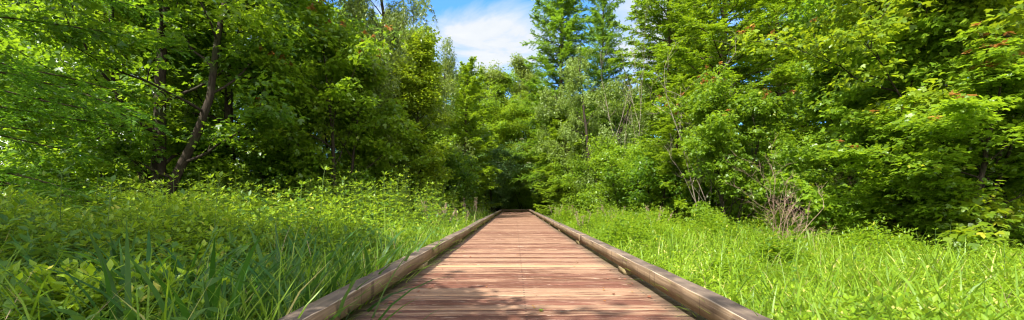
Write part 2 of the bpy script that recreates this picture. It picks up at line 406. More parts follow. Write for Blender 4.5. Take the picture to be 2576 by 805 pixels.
# ------------------------------------------------------------------ trees
def tree_broad(name,seed,H,R,base,nl,leafL,mat,shape='diamond',stems=1,tr=.16,bark='bark',clus=.55,flat=.42,reds=0,
               stempaths=None,prof='round',aspect=.72,nlimb=16,spread=.18,flowers=0,upright=0.0,bare_low=.0):
    rg=np.random.default_rng(seed)
    root=empty(name); bk=Acc(); lf=Acc(); cen=[]
    paths=[]
    if stempaths is not None: paths=[np.array(p,float) for p in stempaths]
    else:
        for s in range(stems):
            az=2*pi*s/max(stems,1)+rg.random()*2; sp=spread if stems>1 else .04
            paths.append(wander((0.08*cos(az)*(stems>1),0.08*sin(az)*(stems>1),-.15),(cos(az)*sp,sin(az)*sp,1),H*(.93+.07*rg.random())*(1 if s==0 else .85+.12*rg.random()),12,.045,0.01,rg))
    for pi_,P in enumerate(paths):
        n=len(P); tt=np.linspace(0,1,n); r0=tr*(1 if pi_==0 else .75)
        rad=r0*(1-tt)**.8+.012; rad[0]*=1.35
        tube(bk,P,rad,8,.5,.05)
        nlm=max(5,int(nlimb/len(paths)**.7))
        for i in range(nlm):
            t=base+(1-base)*((i+.5*rg.random())/nlm)**.9
            idx=t*(n-1); a=int(min(idx,n-2)); p=P[a]+(P[a+1]-P[a])*(idx-a)
            u=(t-base)/(1-base)
            if prof=='round': pr=math.sqrt(max(.05,1-(2*u-.85)**2*.82)) 
            elif prof=='column': pr=.55+.45*math.sqrt(max(0,1-u**2))
            elif prof=='cone': pr=(1-u)**.75+.12
            else: pr=.5+.5*sin(pi*min(1,u+.15))
            Lm=R*pr*(.75+.45*rg.random())
            az=i*2.399+seed+pi_*1.3+rg.normal(0,.3); el=radians(12+48*u+rg.normal(0,9))+upright
            d=np.array([cos(az)*cos(el),sin(az)*cos(el),sin(el)])
            L=wander(p,d,Lm,7,.13,.03,rg); rr=max(.012,rad[a]*.42)
            tube(bk,L,np.linspace(rr,.006,8),5,.5,.04)
            for j in range(6):
                k=rg.integers(2,8); q=L[k] if k<len(L) else L[-1]
                d2=nrm(nrm(L[min(k,6)+1]-L[min(k,6)])+rg.normal(0,.62,3)*np.array([1,1,.55]))
                Ls=wander(q,d2,Lm*(.22+.25*rg.random()),4,.18,.0,rg)
                tube(bk,Ls,np.linspace(max(.008,rr*.35),.004,5),4,.5)
                cen+=[Ls[-1],Ls[2]]
            cen+=[L[-1],L[5]]
            if t>.85 or u>.8: cen+=[p+rg.normal(0,.2,3)]
        cen+=[P[-1]]
    C=np.array(cen); C=C[C[:,2]>H*bare_low+.15]
    npc=max(4,int(nl/len(C)))
    m=len(C)*npc; idx=np.repeat(np.arange(len(C)),npc)
    sz=(clus*(.55+.75*rg.random(len(C))))[idx]
    off=rg.normal(0,1,(m,3)); off=nrm(off)*(rg.random(m)**.45)[:,None]
    hr=np.linalg.norm(off[:,:2],axis=1)
    off[:,2]=off[:,2]*flat-.28*hr**2
    P=C[idx]+off*sz[:,None]
    out=nrm(np.column_stack([off[:,:2]+rg.normal(0,.45,(m,2)),rg.normal(-.12,.28,m)-.15]))
    N=nrm(np.column_stack([rg.normal(0,.58,(m,2))+off[:,:2]*.35,np.ones(m)]))
    ll=leafL*(.6+.7*rg.random(m))
    P[:,2]=np.maximum(P[:,2],.05)
    leaves(lf,P,out,N,ll,ll*aspect,shape,np.clip(rg.random(m)*.7+rg.random(len(C))[idx]*.3,0,1))
    kid(root,bk.build('trunk',M[bark]))
    kid(root,lf.build('crown',M[mat]))
    if reds:
        ra=Acc(); zc=C[:,2]-C[:,2].min(); oc=np.linalg.norm(C[:,:2],axis=1)
        sc=zc/zc.max()+oc/oc.max()*.8+rg.random(len(C))*.5; pick=np.argsort(-sc)[:reds]
        for c in C[pick]:
            ra=Acc(); k=8; pp=c[None]+rg.normal(0,1,(k,3))*np.array([.025,.025,.02])+np.array([0,0,clus*.45])
            leaves(ra,pp,np.column_stack([rg.normal(0,1,(k,2)),rg.normal(-.1,.4,k)]),np.column_stack([rg.normal(0,.5,(k,2)),np.ones(k)]),leafL,leafL*.6,shape)
            kid(root,ra.build('red_shoot',M['redleaf']))
    if flowers:
        fa=Acc(); ex=np.linalg.norm(C-C.mean(0),axis=1)+rg.random(len(C)); pick=np.argsort(-ex)[:flowers]
        for c in C[pick]:
            k=60; a_=rg.random(k)*2*pi; q=np.sqrt(rg.random(k))*.15
            pp=np.column_stack([c[0]+q*np.cos(a_),c[1]+q*np.sin(a_),c[2]+clus*.40+.02-q*q*2+rg.normal(0,.008,k)])
            leaves(fa,pp,np.column_stack([np.cos(a_),np.sin(a_),np.zeros(k)]),np.column_stack([rg.normal(0,.3,(k,2)),np.ones(k)]),.055,.05,'diamond')
        kid(root,fa.build('blossom',M['flower']))
    return root

def tree_cypress(name,seed,H,R,base=.08,nlimb=90,nd=(.12,.035),mat='cyp',per=24,pw=.8,bark='cypbark',tr=.16,droop=.0,sprayL=.75,azr=None,dens=13,vj=.22):
    rg=np.random.default_rng(seed); root=empty(name); bk=Acc(); lf=Acc()
    P=wander((0,0,-.15),(0,0,1),H,14,.012,.02,rg); n=len(P); tt=np.linspace(0,1,n)
    rad=tr*(1-tt)**.75+.012; rad[0]*=1.7; rad[1]*=1.1
    tube(bk,P,rad,9,.5,.05)
    BP=[];BD=[];BL=[]
    for i in range(nlimb):
        t=base+(1-base)*((i+rg.random())/nlimb)**.95
        idx=t*(n-1); a=int(min(idx,n-2)); p=P[a]+(P[a+1]-P[a])*(idx-a)
        u=(t-base)/(1-base); Lm=(R*((1-u)**pw)+.28)*(.50+.62*rg.random())
        if u<.12: Lm*=.75+u*2
        az=i*2.399+rg.normal(0,.35) if azr is None else azr[0]+rg.random()*(azr[1]-azr[0])
        el=radians(-4+42*u+rg.normal(0,8))
        d=np.array([cos(az)*cos(el),sin(az)*cos(el),sin(el)])
        L=wander(p,d,Lm,8,.07,-.012+droop,rg); rr=max(.01,rad[a]*.33)
        tube(bk,L,np.linspace(rr,.004,9),5,.5)
        nb=max(9,int(Lm*dens)); 
        for j in range(nb):
            s=.18+.82*(j+rg.random())/nb; k=s*8; a2=int(min(k,7)); q=L[a2]+(L[a2+1]-L[a2])*(k-a2)
            fd=nrm(L[a2+1]-L[a2]); sd=1 if j%2 else -1; ang=sd*radians(28+38*rg.random())
            d2=np.array([fd[0]*cos(ang)-fd[1]*sin(ang),fd[0]*sin(ang)+fd[1]*cos(ang),fd[2]*.6+rg.normal(-.02,vj)])
            BP.append(q); BD.append(nrm(d2)); BL.append(min(sprayL,Lm*.38)*(1.15-.65*s)*(.6+.6*rg.random()))
        BP.append(L[7]); BD.append(nrm(L[8]-L[7])); BL.append(.35*min(sprayL,1))
        if u>.93: BP.append(p); BD.append(np.array([rg.normal(0,.2),rg.normal(0,.2),1.])); BL.append(.4)
    BP=np.array(BP); BD=nrm(np.array(BD)); BL=np.array(BL); m=len(BP)
    # the twigs as thin needles of bark colour are left to the leaves; needles in two ranks
    q=np.tile((np.arange(per)+.5)/per,(m,1))+rg.normal(0,.02,(m,per))
    side=np.where(np.arange(per)%2==0,1.,-1.)[None,:]*np.ones((m,1))
    X=BP[:,None,:]+BD[:,None,:]*(q*BL[:,None])[...,None]; X[...,2]-=(q**2*BL[:,None])*.16
    up=np.array([0,0,1.]); S=nrm(np.cross(BD,up))
    D=nrm(BD[:,None,:]*.75+S[:,None,:]*side[...,None]+rg.normal(0,.16,(m,per,3))+np.array([0,0,-.08]))
    N=nrm(np.array([-.1,-.15,.9])+rg.normal(0,.55,(m,per,3)))
    ll=nd[0]*(1.15-.6*q)*(.7+.6*rg.random((m,per)))
    leaves(lf,X.reshape(-1,3),D.reshape(-1,3),N.reshape(-1,3),ll.ravel(),nd[1]*(.8+.4*rg.random(m*per)),'needle',np.clip(rg.random(m*per)*.4+np.repeat(rg.random(m),per)*.6,0,1))
    kid(root,bk.build('trunk',M[bark])); kid(root,lf.build('crown',M[mat])); return root

def tree_willow(name,seed,H,R,base,nl,mat='willow',bark='bark',tr=.15,stems=2,lL=.13,lW=.026,strand=.8):
    rg=np.random.default_rng(seed); root=empty(name); bk=Acc(); lf=Acc(); S0=[]
    for s in range(stems):
        az=2*pi*s/stems+seed; P=wander((.05*cos(az),.05*sin(az),-.15),(cos(az)*.2,sin(az)*.2,1),H*(.92 if s==0 else .8),12,.07,.02,rg)
        n=len(P); tt=np.linspace(0,1,n); rad=tr*(1-tt)**.8+.012; tube(bk,P,rad,8,.5,.05)
        for i in range(17):
            t=base+(1-base)*(i+rg.random())/17; a=int(min(t*(n-1),n-2)); p=P[a]; u=(t-base)/(1-base)
            az2=i*2.399+rg.random(); el=radians(28+35*u); d=np.array([cos(az2)*cos(el),sin(az2)*cos(el),sin(el)])
            Lm=R*(.6+.4*sin(pi*min(1,u+.2)))*(.7+.4*rg.random())
            L=wander(p,d,Lm,8,.14,-.05,rg); tube(bk,L,np.linspace(max(.012,rad[a]*.4),.005,9),5,.5)
            for j in range(9):
                q=L[rg.integers(2,9)]+rg.normal(0,.12,3); d2=nrm(np.array([cos(az2),sin(az2),.3])+rg.normal(0,.6,3))
                Ls=wander(q,d2,Lm*.35,4,.2,-.1,rg); tube(bk,Ls,np.linspace(.01,.003,5),3,.5)
                for z in Ls[1:]: S0+=[z+rg.normal(0,.12,3),z+rg.normal(0,.12,3)]
    S0=np.array(S0); m=len(S0); per=max(5,int(nl/m)); Ls=strand*(.4+.8*rg.random(m)); hd=rg.normal(0,.28,(m,2))
    q=rg.random((m,per)); X=S0[:,None,:]+np.stack([hd[:,0,None]*q*Ls[:,None],hd[:,1,None]*q*Ls[:,None],-(q**1.15)*Ls[:,None]],-1)+rg.normal(0,.03,(m,per,3))
    D=np.concatenate([rg.normal(0,.75,(m,per,2)),rg.normal(-.75,.4,(m,per,1))],-1)
    N=rg.normal(0,1,(m,per,3))+np.array([0,0,.7])
    X=X.reshape(-1,3); X[:,2]=np.maximum(X[:,2],.2); k=len(X)
    leaves(lf,X,D.reshape(-1,3),N.reshape(-1,3),lL*(.6+.7*rg.random(k)),lW*(.8+.4*rg.random(k)),'diamond')
    kid(root,bk.build('trunk',M[bark])); kid(root,lf.build('crown',M[mat])); return root

def bare_shrub(name,seed,H,nst,spread,mat='pinkbark',r0=.014,depth=3,part='twigs',thorn=True):
    rg=np.random.default_rng(seed); root=empty(name); bk=Acc(); tw=Acc()
    def grow(p,d,L,r,lev,acc):
        P=wander(p,d,L,7,.09,.03,rg); tube(acc,P,np.linspace(r,r*.4,8),5 if lev==0 else 3,.5)
        if lev>=depth: return
        for i in range(5 if lev==0 else 4):
            k=rg.integers(2,8); dd=nrm(P[k]-P[k-1])+rg.normal(0,.55,3)*np.array([1,1,.5]); grow(P[k],dd,L*(.28+.3*rg.random()),max(.0025,r*.5),lev+1,tw)
    for s in range(nst):
        az=rg.random()*2*pi; sp=spread*(.3+.8*rg.random())
        grow((.12*rg.normal(),.12*rg.normal(),-.05),(cos(az)*sp,sin(az)*sp,1),H*(.55+.45*rg.random()),r0*(.7+.5*rg.random()),0,bk)
    kid(root,bk.build('stem',M[mat])); kid(root,tw.build(part,M[mat])); return root

# ---- build the kinds
round_tree=tree_broad('broadleaf_tree',67,11,3.3,.06,52000,.15,'cypc','diamond',2,.13,clus=.8,nlimb=40,aspect=.5,flat=.55)
# big twin-stemmed maple at left: the stems drawn out in metres from its foot
sp1=[[0,0,-.2],[.02,0,1],[.05,.05,2],[.10,.0,3.2],[.12,0,4.5],[.10,.1,6],[.30,.1,7.5],[.35,.2,9],[.5,.2,10.5],[.55,.1,12]]
sp2=[[.12,-.1,-.2],[.25,-.1,.9],[.7,-.15,1.9],[1.25,-.2,2.9],[1.65,-.2,4.0],[1.75,-.1,5.5],[1.95,0,7],[2.0,.1,8.5],[2.2,.2,10]]
sp3=[[.0,.1,-.2],[-.25,.1,.9],[-.5,.2,1.8],[-1.0,.3,3.0],[-1.3,.2,4.4],[-1.6,.4,6],[-1.7,.4,8],[-1.8,.5,9.5]]
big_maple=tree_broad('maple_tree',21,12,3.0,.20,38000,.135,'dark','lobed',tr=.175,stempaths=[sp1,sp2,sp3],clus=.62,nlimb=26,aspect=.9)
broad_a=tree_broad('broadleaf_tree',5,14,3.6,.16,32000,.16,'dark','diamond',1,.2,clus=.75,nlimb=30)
broad_b=tree_broad('broadleaf_tree',8,12,3.2,.10,42000,.15,'maple','diamond',2,.16,clus=.7,nlimb=30)
maple_red=tree_broad('maple_tree',13,5.8,2.3,.04,30000,.125,'maple','lobed',3,.07,clus=.45,nlimb=26,reds=46,aspect=.9,upright=.25)
gum=tree_broad('sweetgum_tree',17,8.5,2.7,.05,34000,.14,'gum','lobed',2,.10,clus=.55,nlimb=30,aspect=1.0,prof='cone')
column=tree_broad('broadleaf_tree',19,9.0,1.35,.05,24000,.14,'ymaple','diamond',1,.10,clus=.5,nlimb=44,prof='column')
elder=tree_broad('elder_tree',23,5.4,2.6,.10,26000,.13,'elder','diamond',4,.08,clus=.5,nlimb=24,flowers=60,spread=.4)
shrub_a=tree_broad('leafy_shrub',29,4.2,1.7,.02,17000,.11,'maple','diamond',5,.045,clus=.42,nlimb=22,spread=.35)
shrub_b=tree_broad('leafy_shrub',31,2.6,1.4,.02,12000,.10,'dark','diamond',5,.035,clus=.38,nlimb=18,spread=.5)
right_maple=tree_broad('maple_tree',37,7.6,3.0,.10,24000,.13,'ymaple','lobed',3,.085,clus=.52,nlimb=32,reds=34,aspect=.95,spread=.25,bare_low=.06)
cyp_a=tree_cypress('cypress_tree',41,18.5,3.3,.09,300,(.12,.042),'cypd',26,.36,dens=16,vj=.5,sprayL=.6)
cyp_b=tree_cypress('cypress_tree',43,17.5,3.8,.04,170,(.17,.058),'cyp',22,.5,tr=.22,sprayL=.75,dens=13,vj=.3)
cyp_c=tree_cypress('cypress_tree',47,10,2.9,.02,120,(.17,.060),'cypc',20,.38,tr=.12,dens=15,vj=.45,sprayL=.6)
willow=tree_willow('willow_tree',53,11.8,2.7,.20,52000,lL=.16,lW=.036)
olive=tree_willow('pale_willow_tree',59,10.6,2.2,.25,42000,'olive',lL=.13,lW=.055,strand=.35,tr=.12,stems=3)
spiky=tree_broad('locust_tree',61,14,3.2,.3,40000,.20,'willow','diamond',2,.14,clus=.6,flat=.9,nlimb=30,upright=.5,aspect=.45)

RZ=lambda:random.random()*6.28
# ---- left wood
place(big_maple,at(392,11.0),0.0,1.0,'large dark maple with several stems, the leftmost thick trunk in the shaded wood','tree')
# near cypress whose boughs hang in from the left edge
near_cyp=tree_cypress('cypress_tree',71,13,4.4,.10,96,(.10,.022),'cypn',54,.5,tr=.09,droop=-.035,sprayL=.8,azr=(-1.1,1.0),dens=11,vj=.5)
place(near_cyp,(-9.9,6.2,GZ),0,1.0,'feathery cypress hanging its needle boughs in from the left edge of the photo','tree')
BG=[]
def T(p,d,depth,sc,label,name=None,rz=None,cat='tree',group=None):
    return place(p,at(d,depth),RZ() if rz is None else rz,sc,label,cat,group)
T(broad_a,120,15,.9,'dark tree in the deep shade behind the hanging cypress boughs')
T(broad_b,250,13,.85,'bushy backlit tree between the hanging cypress and the forked maple')
T(broad_b,600,14,1.0,'spreading broadleaf tree just right of the forked maple')
T(broad_a,735,16,1.0,'tall broadleaf tree with upright brown trunk beside the grey-green willow')
T(maple_red,850,14.5,(1.05,1.05,1.15),'slim maple with red young leaves in front of the willow')
T(willow,940,19,1.22,'grey-green weeping willow leaning over the left side of the clearing')
T(willow,1020,25,(1,1,1.12),'tall airy willow with dark trunk at the left edge of the sky gap')
T(column,1068,18.5,.9,'bright green narrow column of a tree below the left edge of the sky')
T(shrub_a,1000,18,1.1,'leafy shrub at the foot of the weeping willow',cat='shrub')
T(cyp_c,1165,31,(1.0,1.0,1.18),'pointed fresh green cypress just left of the sky gap bottom')
T(spiky,1262,43,1.15,'olive tree with upright spiky shoots at the middle of the skyline')
T(cyp_c,1198,42,(1.3,1.3,1.27),'small yellow-green cypress above the cream-flowered elder')
T(round_tree,1338,39.5,(.9,.9,1.02),'round bright tree just left of the tall pointed cypress')
T(round_tree,1215,46,(1.0,1.0,1.05),'round leafy tree behind the pointed fresh green cypress')
T(round_tree,1290,41,(1.1,1.1,1.0),'round yellow-green tree directly behind the cream-flowered elder')
T(elder,1236,36.2,1.15,'elder dotted with cream blossom standing at the end of the boardwalk',cat='tree')
T(elder,1385,37.0,.85,'low blossoming elder right of the boardwalk end',cat='shrub')
T(shrub_a,1318,36.4,1.0,'leafy shrub centred behind the end beam of the boardwalk',cat='shrub')
T(shrub_b,1105,24,(1.4,1.4,1.6),'dark shrub left of the boardwalk end',cat='shrub')
T(shrub_b,1152,32,(1.1,1.1,1.3),'rounded dark shrub next to the flowering elder',cat='shrub')
T(cyp_a,1412,27.5,(1.0,1.0,1.0),'tall pointed cypress with thin straight trunk right of the sky gap')
T(cyp_a,1512,33,(.78,.78,1.12),'tall feathery cypress rising behind the pale olive willow')
T(cyp_b,1585,37,(.95,.95,.70),'broad cypress far behind the dead grey tree')
T(olive,1490,23,1.0,'pale grey-olive willow with forked dark limbs between two cypresses')
T(cyp_c,1378,37,(1.05,1.05,.85),'low yellow-green cypress at the foot of the tall pointed cypress')
T(cyp_c,1425,24,(.7,.7,.62),'low cypress right of the tall pointed cypress trunk')
T(shrub_a,1570,19,1.05,'round glossy shrub below the dead grey tree',cat='shrub')
T(shrub_a,1480,22,(.9,.9,.95),'small bright shrub in front of the pale olive willow',cat='shrub')
T(cyp_b,1815,19.5,1.0,'huge bright green cypress filling the right of the sky gap')
T(cyp_b,1960,24,(1,1,1.05),'second big cypress shaded behind the huge bright one')
T(cyp_c,1700,16,(.6,.6,.62),'young lime-green cypress with drooping sprays behind the bare saplings')
T(maple_red,1835,12.5,(.68,.68,.82),'rounded maple with red shoot tips in the middle of the right bank',rz=.4)
T(broad_a,2210,17,1.05,'tall dark-trunked tree behind the right-hand sweetgum')
T(gum,2110,13.5,(.85,.85,.95),'star-leaved sweetgum with layered bright sprays on the right bank')
T(gum,2330,10.5,(.9,.9,.95),'nearer sweetgum beside the yellowish maple at right')
T(right_maple,2480,9.0,1.0,'yellow-green maple with red buds at the right edge of the photo',rz=1.0)
T(broad_b,2380,15,1.1,'leafy tree filling the gap behind the right-edge maple')
T(shrub_a,2020,14.6,(.9,.9,.72),'dense shrub behind the dry reddish twigs',cat='shrub')
T(shrub_a,2250,11.5,(1.0,1.0,.75),'spreading shrub over the leaning dead trunk',cat='shrub')
T(maple_red,2420,8.3,(.85,.85,.62),'low maple bush with orange-tinted tips near the right edge',cat='shrub')
T(shrub_b,1660,17,(1.2,1.2,1.2),'dark shrub at the foot of the huge bright cypress',cat='shrub')
# ---- shaded wood behind, left and right
rb=random.Random(5)
back=[(broad_a,'L'),(broad_b,'L'),(cyp_a,'L')]
def backrow(xs,y0,y1,n,protos,label,group,smin=.9,smax=1.25):
    for i in range(n):
        x=xs[0]+(xs[1]-xs[0])*(i+rb.random())/n; y=y0+(y1-y0)*rb.random(); p=rb.choice(protos); s=smin+(smax-smin)*rb.random()
        place(p,(x,y,GZ),rb.random()*6.28,s,label,'tree',group)
backrow((-34,-17),20,27,5,[broad_a],'dim broadleaf tree deep in the left-hand wood','trees deep in the left wood')
backrow((-26,-13),29,38,4,[broad_a,broad_b,cyp_a],'tall tree standing far back behind the left-hand willows','trees far behind the willows')
backrow((-12,20),40,50,16,[broad_b,cyp_c,broad_b],'distant tree closing the view beyond the boardwalk end','trees beyond the boardwalk end',1.05,1.3)
backrow((9,34),25,34,9,[broad_a,broad_b,cyp_b],'tall tree standing deep in the right-hand wood','trees deep in the right wood',1.0,1.3)
backrow((22,44),12,26,6,[broad_a,broad_b],'broadleaf tree in the wood beyond the right-edge maple','trees beyond the right-edge maple',1.0,1.2)
# understorey
backrow((-15,-6.5),12.5,17,7,[shrub_b],'low dark bush in the shade under the left-hand trees','bushes under the left trees',.8,1.3)
backrow((-10,-5),21,29,5,[shrub_b],'dark bush along the far left bank of the boardwalk','bushes along the far left bank',1,1.5)
backrow((-5,9),39,43,8,[shrub_a,shrub_b],'shaded bush behind the end beam of the boardwalk','bushes behind the end beam',1.0,1.5)
backrow((3.5,9),22,30,5,[shrub_b,shrub_a],'bush along the far right bank of the boardwalk','bushes along the far right bank',.8,1.2)
backrow((8,24),15.5,20,9,[shrub_b,shrub_a],'shadowed bush at the foot of the right-hand trees','bushes at the foot of the right trees',.9,1.4)
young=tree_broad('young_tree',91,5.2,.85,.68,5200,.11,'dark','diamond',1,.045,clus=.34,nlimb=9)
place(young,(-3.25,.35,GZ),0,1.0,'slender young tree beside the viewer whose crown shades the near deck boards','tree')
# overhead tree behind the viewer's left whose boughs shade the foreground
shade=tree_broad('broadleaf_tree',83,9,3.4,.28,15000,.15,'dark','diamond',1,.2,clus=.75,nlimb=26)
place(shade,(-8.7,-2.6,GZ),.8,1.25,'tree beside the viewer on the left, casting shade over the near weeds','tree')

T(broad_b,945,27,1.2,'tall tree showing through the top of the weeping willow',rz=2.0)
T(round_tree,1000,31,1.15,'round-headed tree behind the left edge of the sky gap',rz=1.0)
# ---- bare, dead things
dead_a=bare_shrub('bare_shrub',101,2.0,8,.62,'pinkbark',.011)
T(dead_a,1965,9.4,.88,'clump of dry reddish twigs standing in the right-hand grass',cat='dead shrub',rz=1.0)
dead_b=bare_shrub('bare_sapling',103,4.6,3,.25,'greybark',.03,3)
T(dead_b,1765,14,(.9,.9,1.0),'leafless grey sapling in front of the lime-green cypress',cat='dead tree')
T(dead_b,1800,13.5,(.6,.6,.72),'thin pale dead stem just right of the leafless grey sapling',cat='dead tree')
T(dead_a,2110,11,(.7,.7,.8),'sparse dry twigs between the reddish clump and the leaning trunk',cat='dead shrub')
dead_c=bare_shrub('bare_tree',107,9.5,2,.12,'greybark',.055,3)
T(dead_c,1585,21,(.5,.5,1.0),'dead grey tree with bare twigs right of the pale olive willow',cat='dead tree',rz=3.4)
dead_d=bare_shrub('dead_bramble',109,1.0,10,1.2,'pinkbark',.008)
T(dead_d,2560,8.5,1.1,'tangle of dead bramble at the right edge of the grass',cat='dead shrub')
# leaning small tree
def leaning(disp,depth):
    rg=np.random.default_rng(5); root=empty('leaning_tree',at(disp,depth)); bk=Acc()
    P=np.array([[0,0,-.1],[-.05,0,.35],[.12,0,.8],[.5,.05,1.15],[.95,.1,1.5],[1.35,.1,2.1],[1.6,.2,2.9]]); tube(bk,P,np.linspace(.075,.02,7),8,.5,.1)
    P=np.array([[.1,0,.75],[.15,0,1.4],[.05,.05,2.1],[.1,.1,3.0]]); tube(bk,P,[.05,.045,.03,.015],7,.5,.08)
    P=np.array([[-.02,0,.3],[-.2,.05,.9],[-.25,.1,1.6],[-.5,.1,2.4]]); tube(bk,P,[.05,.035,.025,.012],7,.5,.08)
    tw=Acc()
    for i in range(22):
        s=rg.random(); p=np.array([.1+1.3*s,.05,.8+1.4*s])+rg.normal(0,.1,3); W=wander(p,rg.normal(0,1,3)+[0,0,.3],.5+.6*rg.random(),5,.2,0,rg); tube(tw,W,np.linspace(.01,.003,6),3,.5)
    kid(root,bk.build('trunk',M['greybark'])); kid(root,tw.build('twigs',M['pinkbark']))
    dl=Acc(); k=420
    c=np.array([[-.5,-.1,.35],[.0,-.12,.65],[-1.5,0,.5]])[rg.integers(0,3,k)]; X=c+rg.normal(0,1,(k,3))*np.array([.13,.1,.2])
    leaves(dl,X,rg.normal(0,1,(k,3))+np.array([0,0,-1]),rg.normal(0,1,(k,3)),.09,.04,'diamond'); kid(root,dl.build('dead_leaves',M['deadleaf']))
    tag(root,'leaning grey trunk with hanging brown dead leaves in the right-hand grass','dead tree')
leaning(2222,11.2)
def vine_trunk(disp,depth):
    root=empty('small_tree',at(disp,depth)); bk=Acc(); P=wander((0,0,-.1),(0.03,0,1),2.6,10,.05); tube(bk,P,np.linspace(.10,.07,11),9,.5,.12)
    lf=Acc(); rg=np.random.default_rng(9); k=5200
    C=P[-1]+rg.normal(0,1,(26,3))*np.array([.75,.6,.4])+[0,0,.4]
    for c in C: tube(bk,np.array([P[-2],(P[-2]+c)/2+rg.normal(0,.08,3),c]),[.03,.018,.006],4,.5)
    i=rg.integers(0,26,k); off=nrm(rg.normal(0,1,(k,3)))*(rg.random(k)**.5)[:,None]*np.array([.5,.5,.24])
    leaves(lf,C[i]+off,np.column_stack([off[:,:2]+rg.normal(0,.2,(k,2)),np.full(k,-.1)]),np.column_stack([rg.normal(0,.4,(k,2)),np.ones(k)]),.12,.1,'lobed')
    kid(root,bk.build('trunk',M['greybark'])); kid(root,lf.build('crown',M['maple'])); tag(root,'small tree with short rough sunlit trunk at the far right of the grass','tree')
vine_trunk(2400,10.8)

# ------------------------------------------------------------------ ground vegetation
def scatter(n,side,y0,y1,xmin,xfac=1.5,xadd=2.0,pw=1.6,xmaxabs=60):
    u=RG.random(n); y=(y0**(-pw+1)+(y1**(-pw+1)-y0**(-pw+1))*u)**(1/(-pw+1)) if pw!=1 else y0*(y1/y0)**u
    y=y-1.0
    w=np.minimum(np.maximum(y,0)*xfac+xadd,xmaxabs)
    x=xmin+RG.random(n)*w
    return side*x+(0.06 if side<0 else .06)*1.0, y
def weeds(acc,x,y,h,nodes,L,asp,shape,per=2,stem=None,up=.12,start=.15):
    n=len(x); z0=gh(x,y); az0=RG.random(n)*6.28; ln=RG.normal(0,.14,(n,2))
    for k in range(nodes):
        t=start+(1-start)*(k+.5)/nodes; base=np.column_stack([x+ln[:,0]*h*t*t,y+ln[:,1]*h*t*t,z0+h*t])
        for j in range(per):
            az=az0+k*1.65+j*2*pi/per+RG.normal(0,.3,n)
            lv=L*np.interp(t,[0,.3,.75,1],[.8,1.1,.95,.55])*(.7+.6*RG.random(n))
            el=up+RG.normal(0,.28,n)+(.55 if k>=nodes-1 else 0)
            D=np.column_stack([np.cos(az)*np.cos(el),np.sin(az)*np.cos(el),np.sin(el)-.12])
            N=np.column_stack([-np.cos(az)*np.sin(el)+RG.normal(0,.22,n),-np.sin(az)*np.sin(el)+RG.normal(0,.22,n),np.ones(n)])
            leaves(acc,base+D*.012,D,N,lv,lv*asp,shape)
    if stem is not None:
        top=np.column_stack([ln[:,0]*h,ln[:,1]*h,h])
        for ang in (0,1.57):
            Nn=np.tile(np.array([[cos(ang),sin(ang),0.]]),(n,1))
            leaves(stem,np.column_stack([x,y,z0]),top,Nn,np.linalg.norm(top,axis=1),.010,'needle')
hl=lambda x,y: (.42+.75*np.clip((-x-1.5)/2.2,0,1)*np.clip(.35+y/9,0,1)+.75*np.clip((y-6.5)/6,0,1)*np.clip((-x-1.35)/.8,0,1))
# left: bright weeds in the sun
wd=Acc(); st=Acc()
x,y=scatter(11000,-1,3.4,26,1.40,1.25,2.6); lump=.5+.5*np.sin(x*1.9+np.sin(y*1.3)*1.4)*np.sin(y*1.5+x*.7)
h=hl(x,y)*(.30+.52*RG.random(len(x))+.60*lump)
weeds(wd,x,y,h,6,.115,.46,'diamond',3,st,up=.2)
tag(wd.build('weeds',M['weed']),kind='stuff',label=None)
tag(st.build('weed_stems',M['stem']),kind='stuff')
# broad-leaved weeds standing over the rest, and dry stalks through them
x,y=scatter(1500,-1,2.8,20,1.6,1.25,2.6); h=hl(x,y)*(.7+.5*RG.random(len(x))); bw=Acc()
weeds(bw,x,y,h,5,.17,.40,'oval',3,None,up=.1,start=.3)
tag(bw.build('broad_leaved_weeds',M['bramble']),kind='stuff')
# left near: brambles with broad leaves in shade
br=Acc(); NB=3300; x=-1.5-RG.random(NB)*6.5; y=1.0+RG.random(NB)*5.2; h=(.22+.45*RG.random(NB)+.22*np.sin(x*2.1+y)*np.sin(y*2.3))*(1+.1*np.clip(-x-2,0,4))
k_=RG.random(NB)<np.clip((-x-1.6)/2.2,.12,1); x,y,h=x[k_],y[k_],h[k_]
weeds(br,x,y,h,5,.12,.58,'oval',3,None,up=.05)
tag(br.build('bramble_cover',M['bramble']),kind='stuff')
# left grass beside the rail
gl=Acc()
def grass(acc,n,side,y0,y1,xmin,xadd,xfac,Lr,W,pw=1.5,bend=(.5,1.5),lean=.25):
    x,y=scatter(n,side,y0,y1,xmin,xfac,xadd,pw); P=np.column_stack([x,y,gh(x,y)-.02])
    sc=1+.03*np.clip(y-5,0,30)
    blades(acc,P,RG.random(n)*6.28,(Lr[0]+(Lr[1]-Lr[0])*RG.random(n)),W*(.6+.7*RG.random(n))*sc,np.abs(RG.normal(0,lean,n)),bend[0]+(bend[1]-bend[0])*RG.random(n),4)
grass(gl,13000,-1,2.6,30,1.32,.8,.10,(.35,.85),.011,bend=(.5,2.0),lean=.4)
grass(gl,3500,-1,2.6,22,1.34,3,.9,(.5,1.15),.013)
tag(gl.build('grass',M['grass']),kind='stuff')
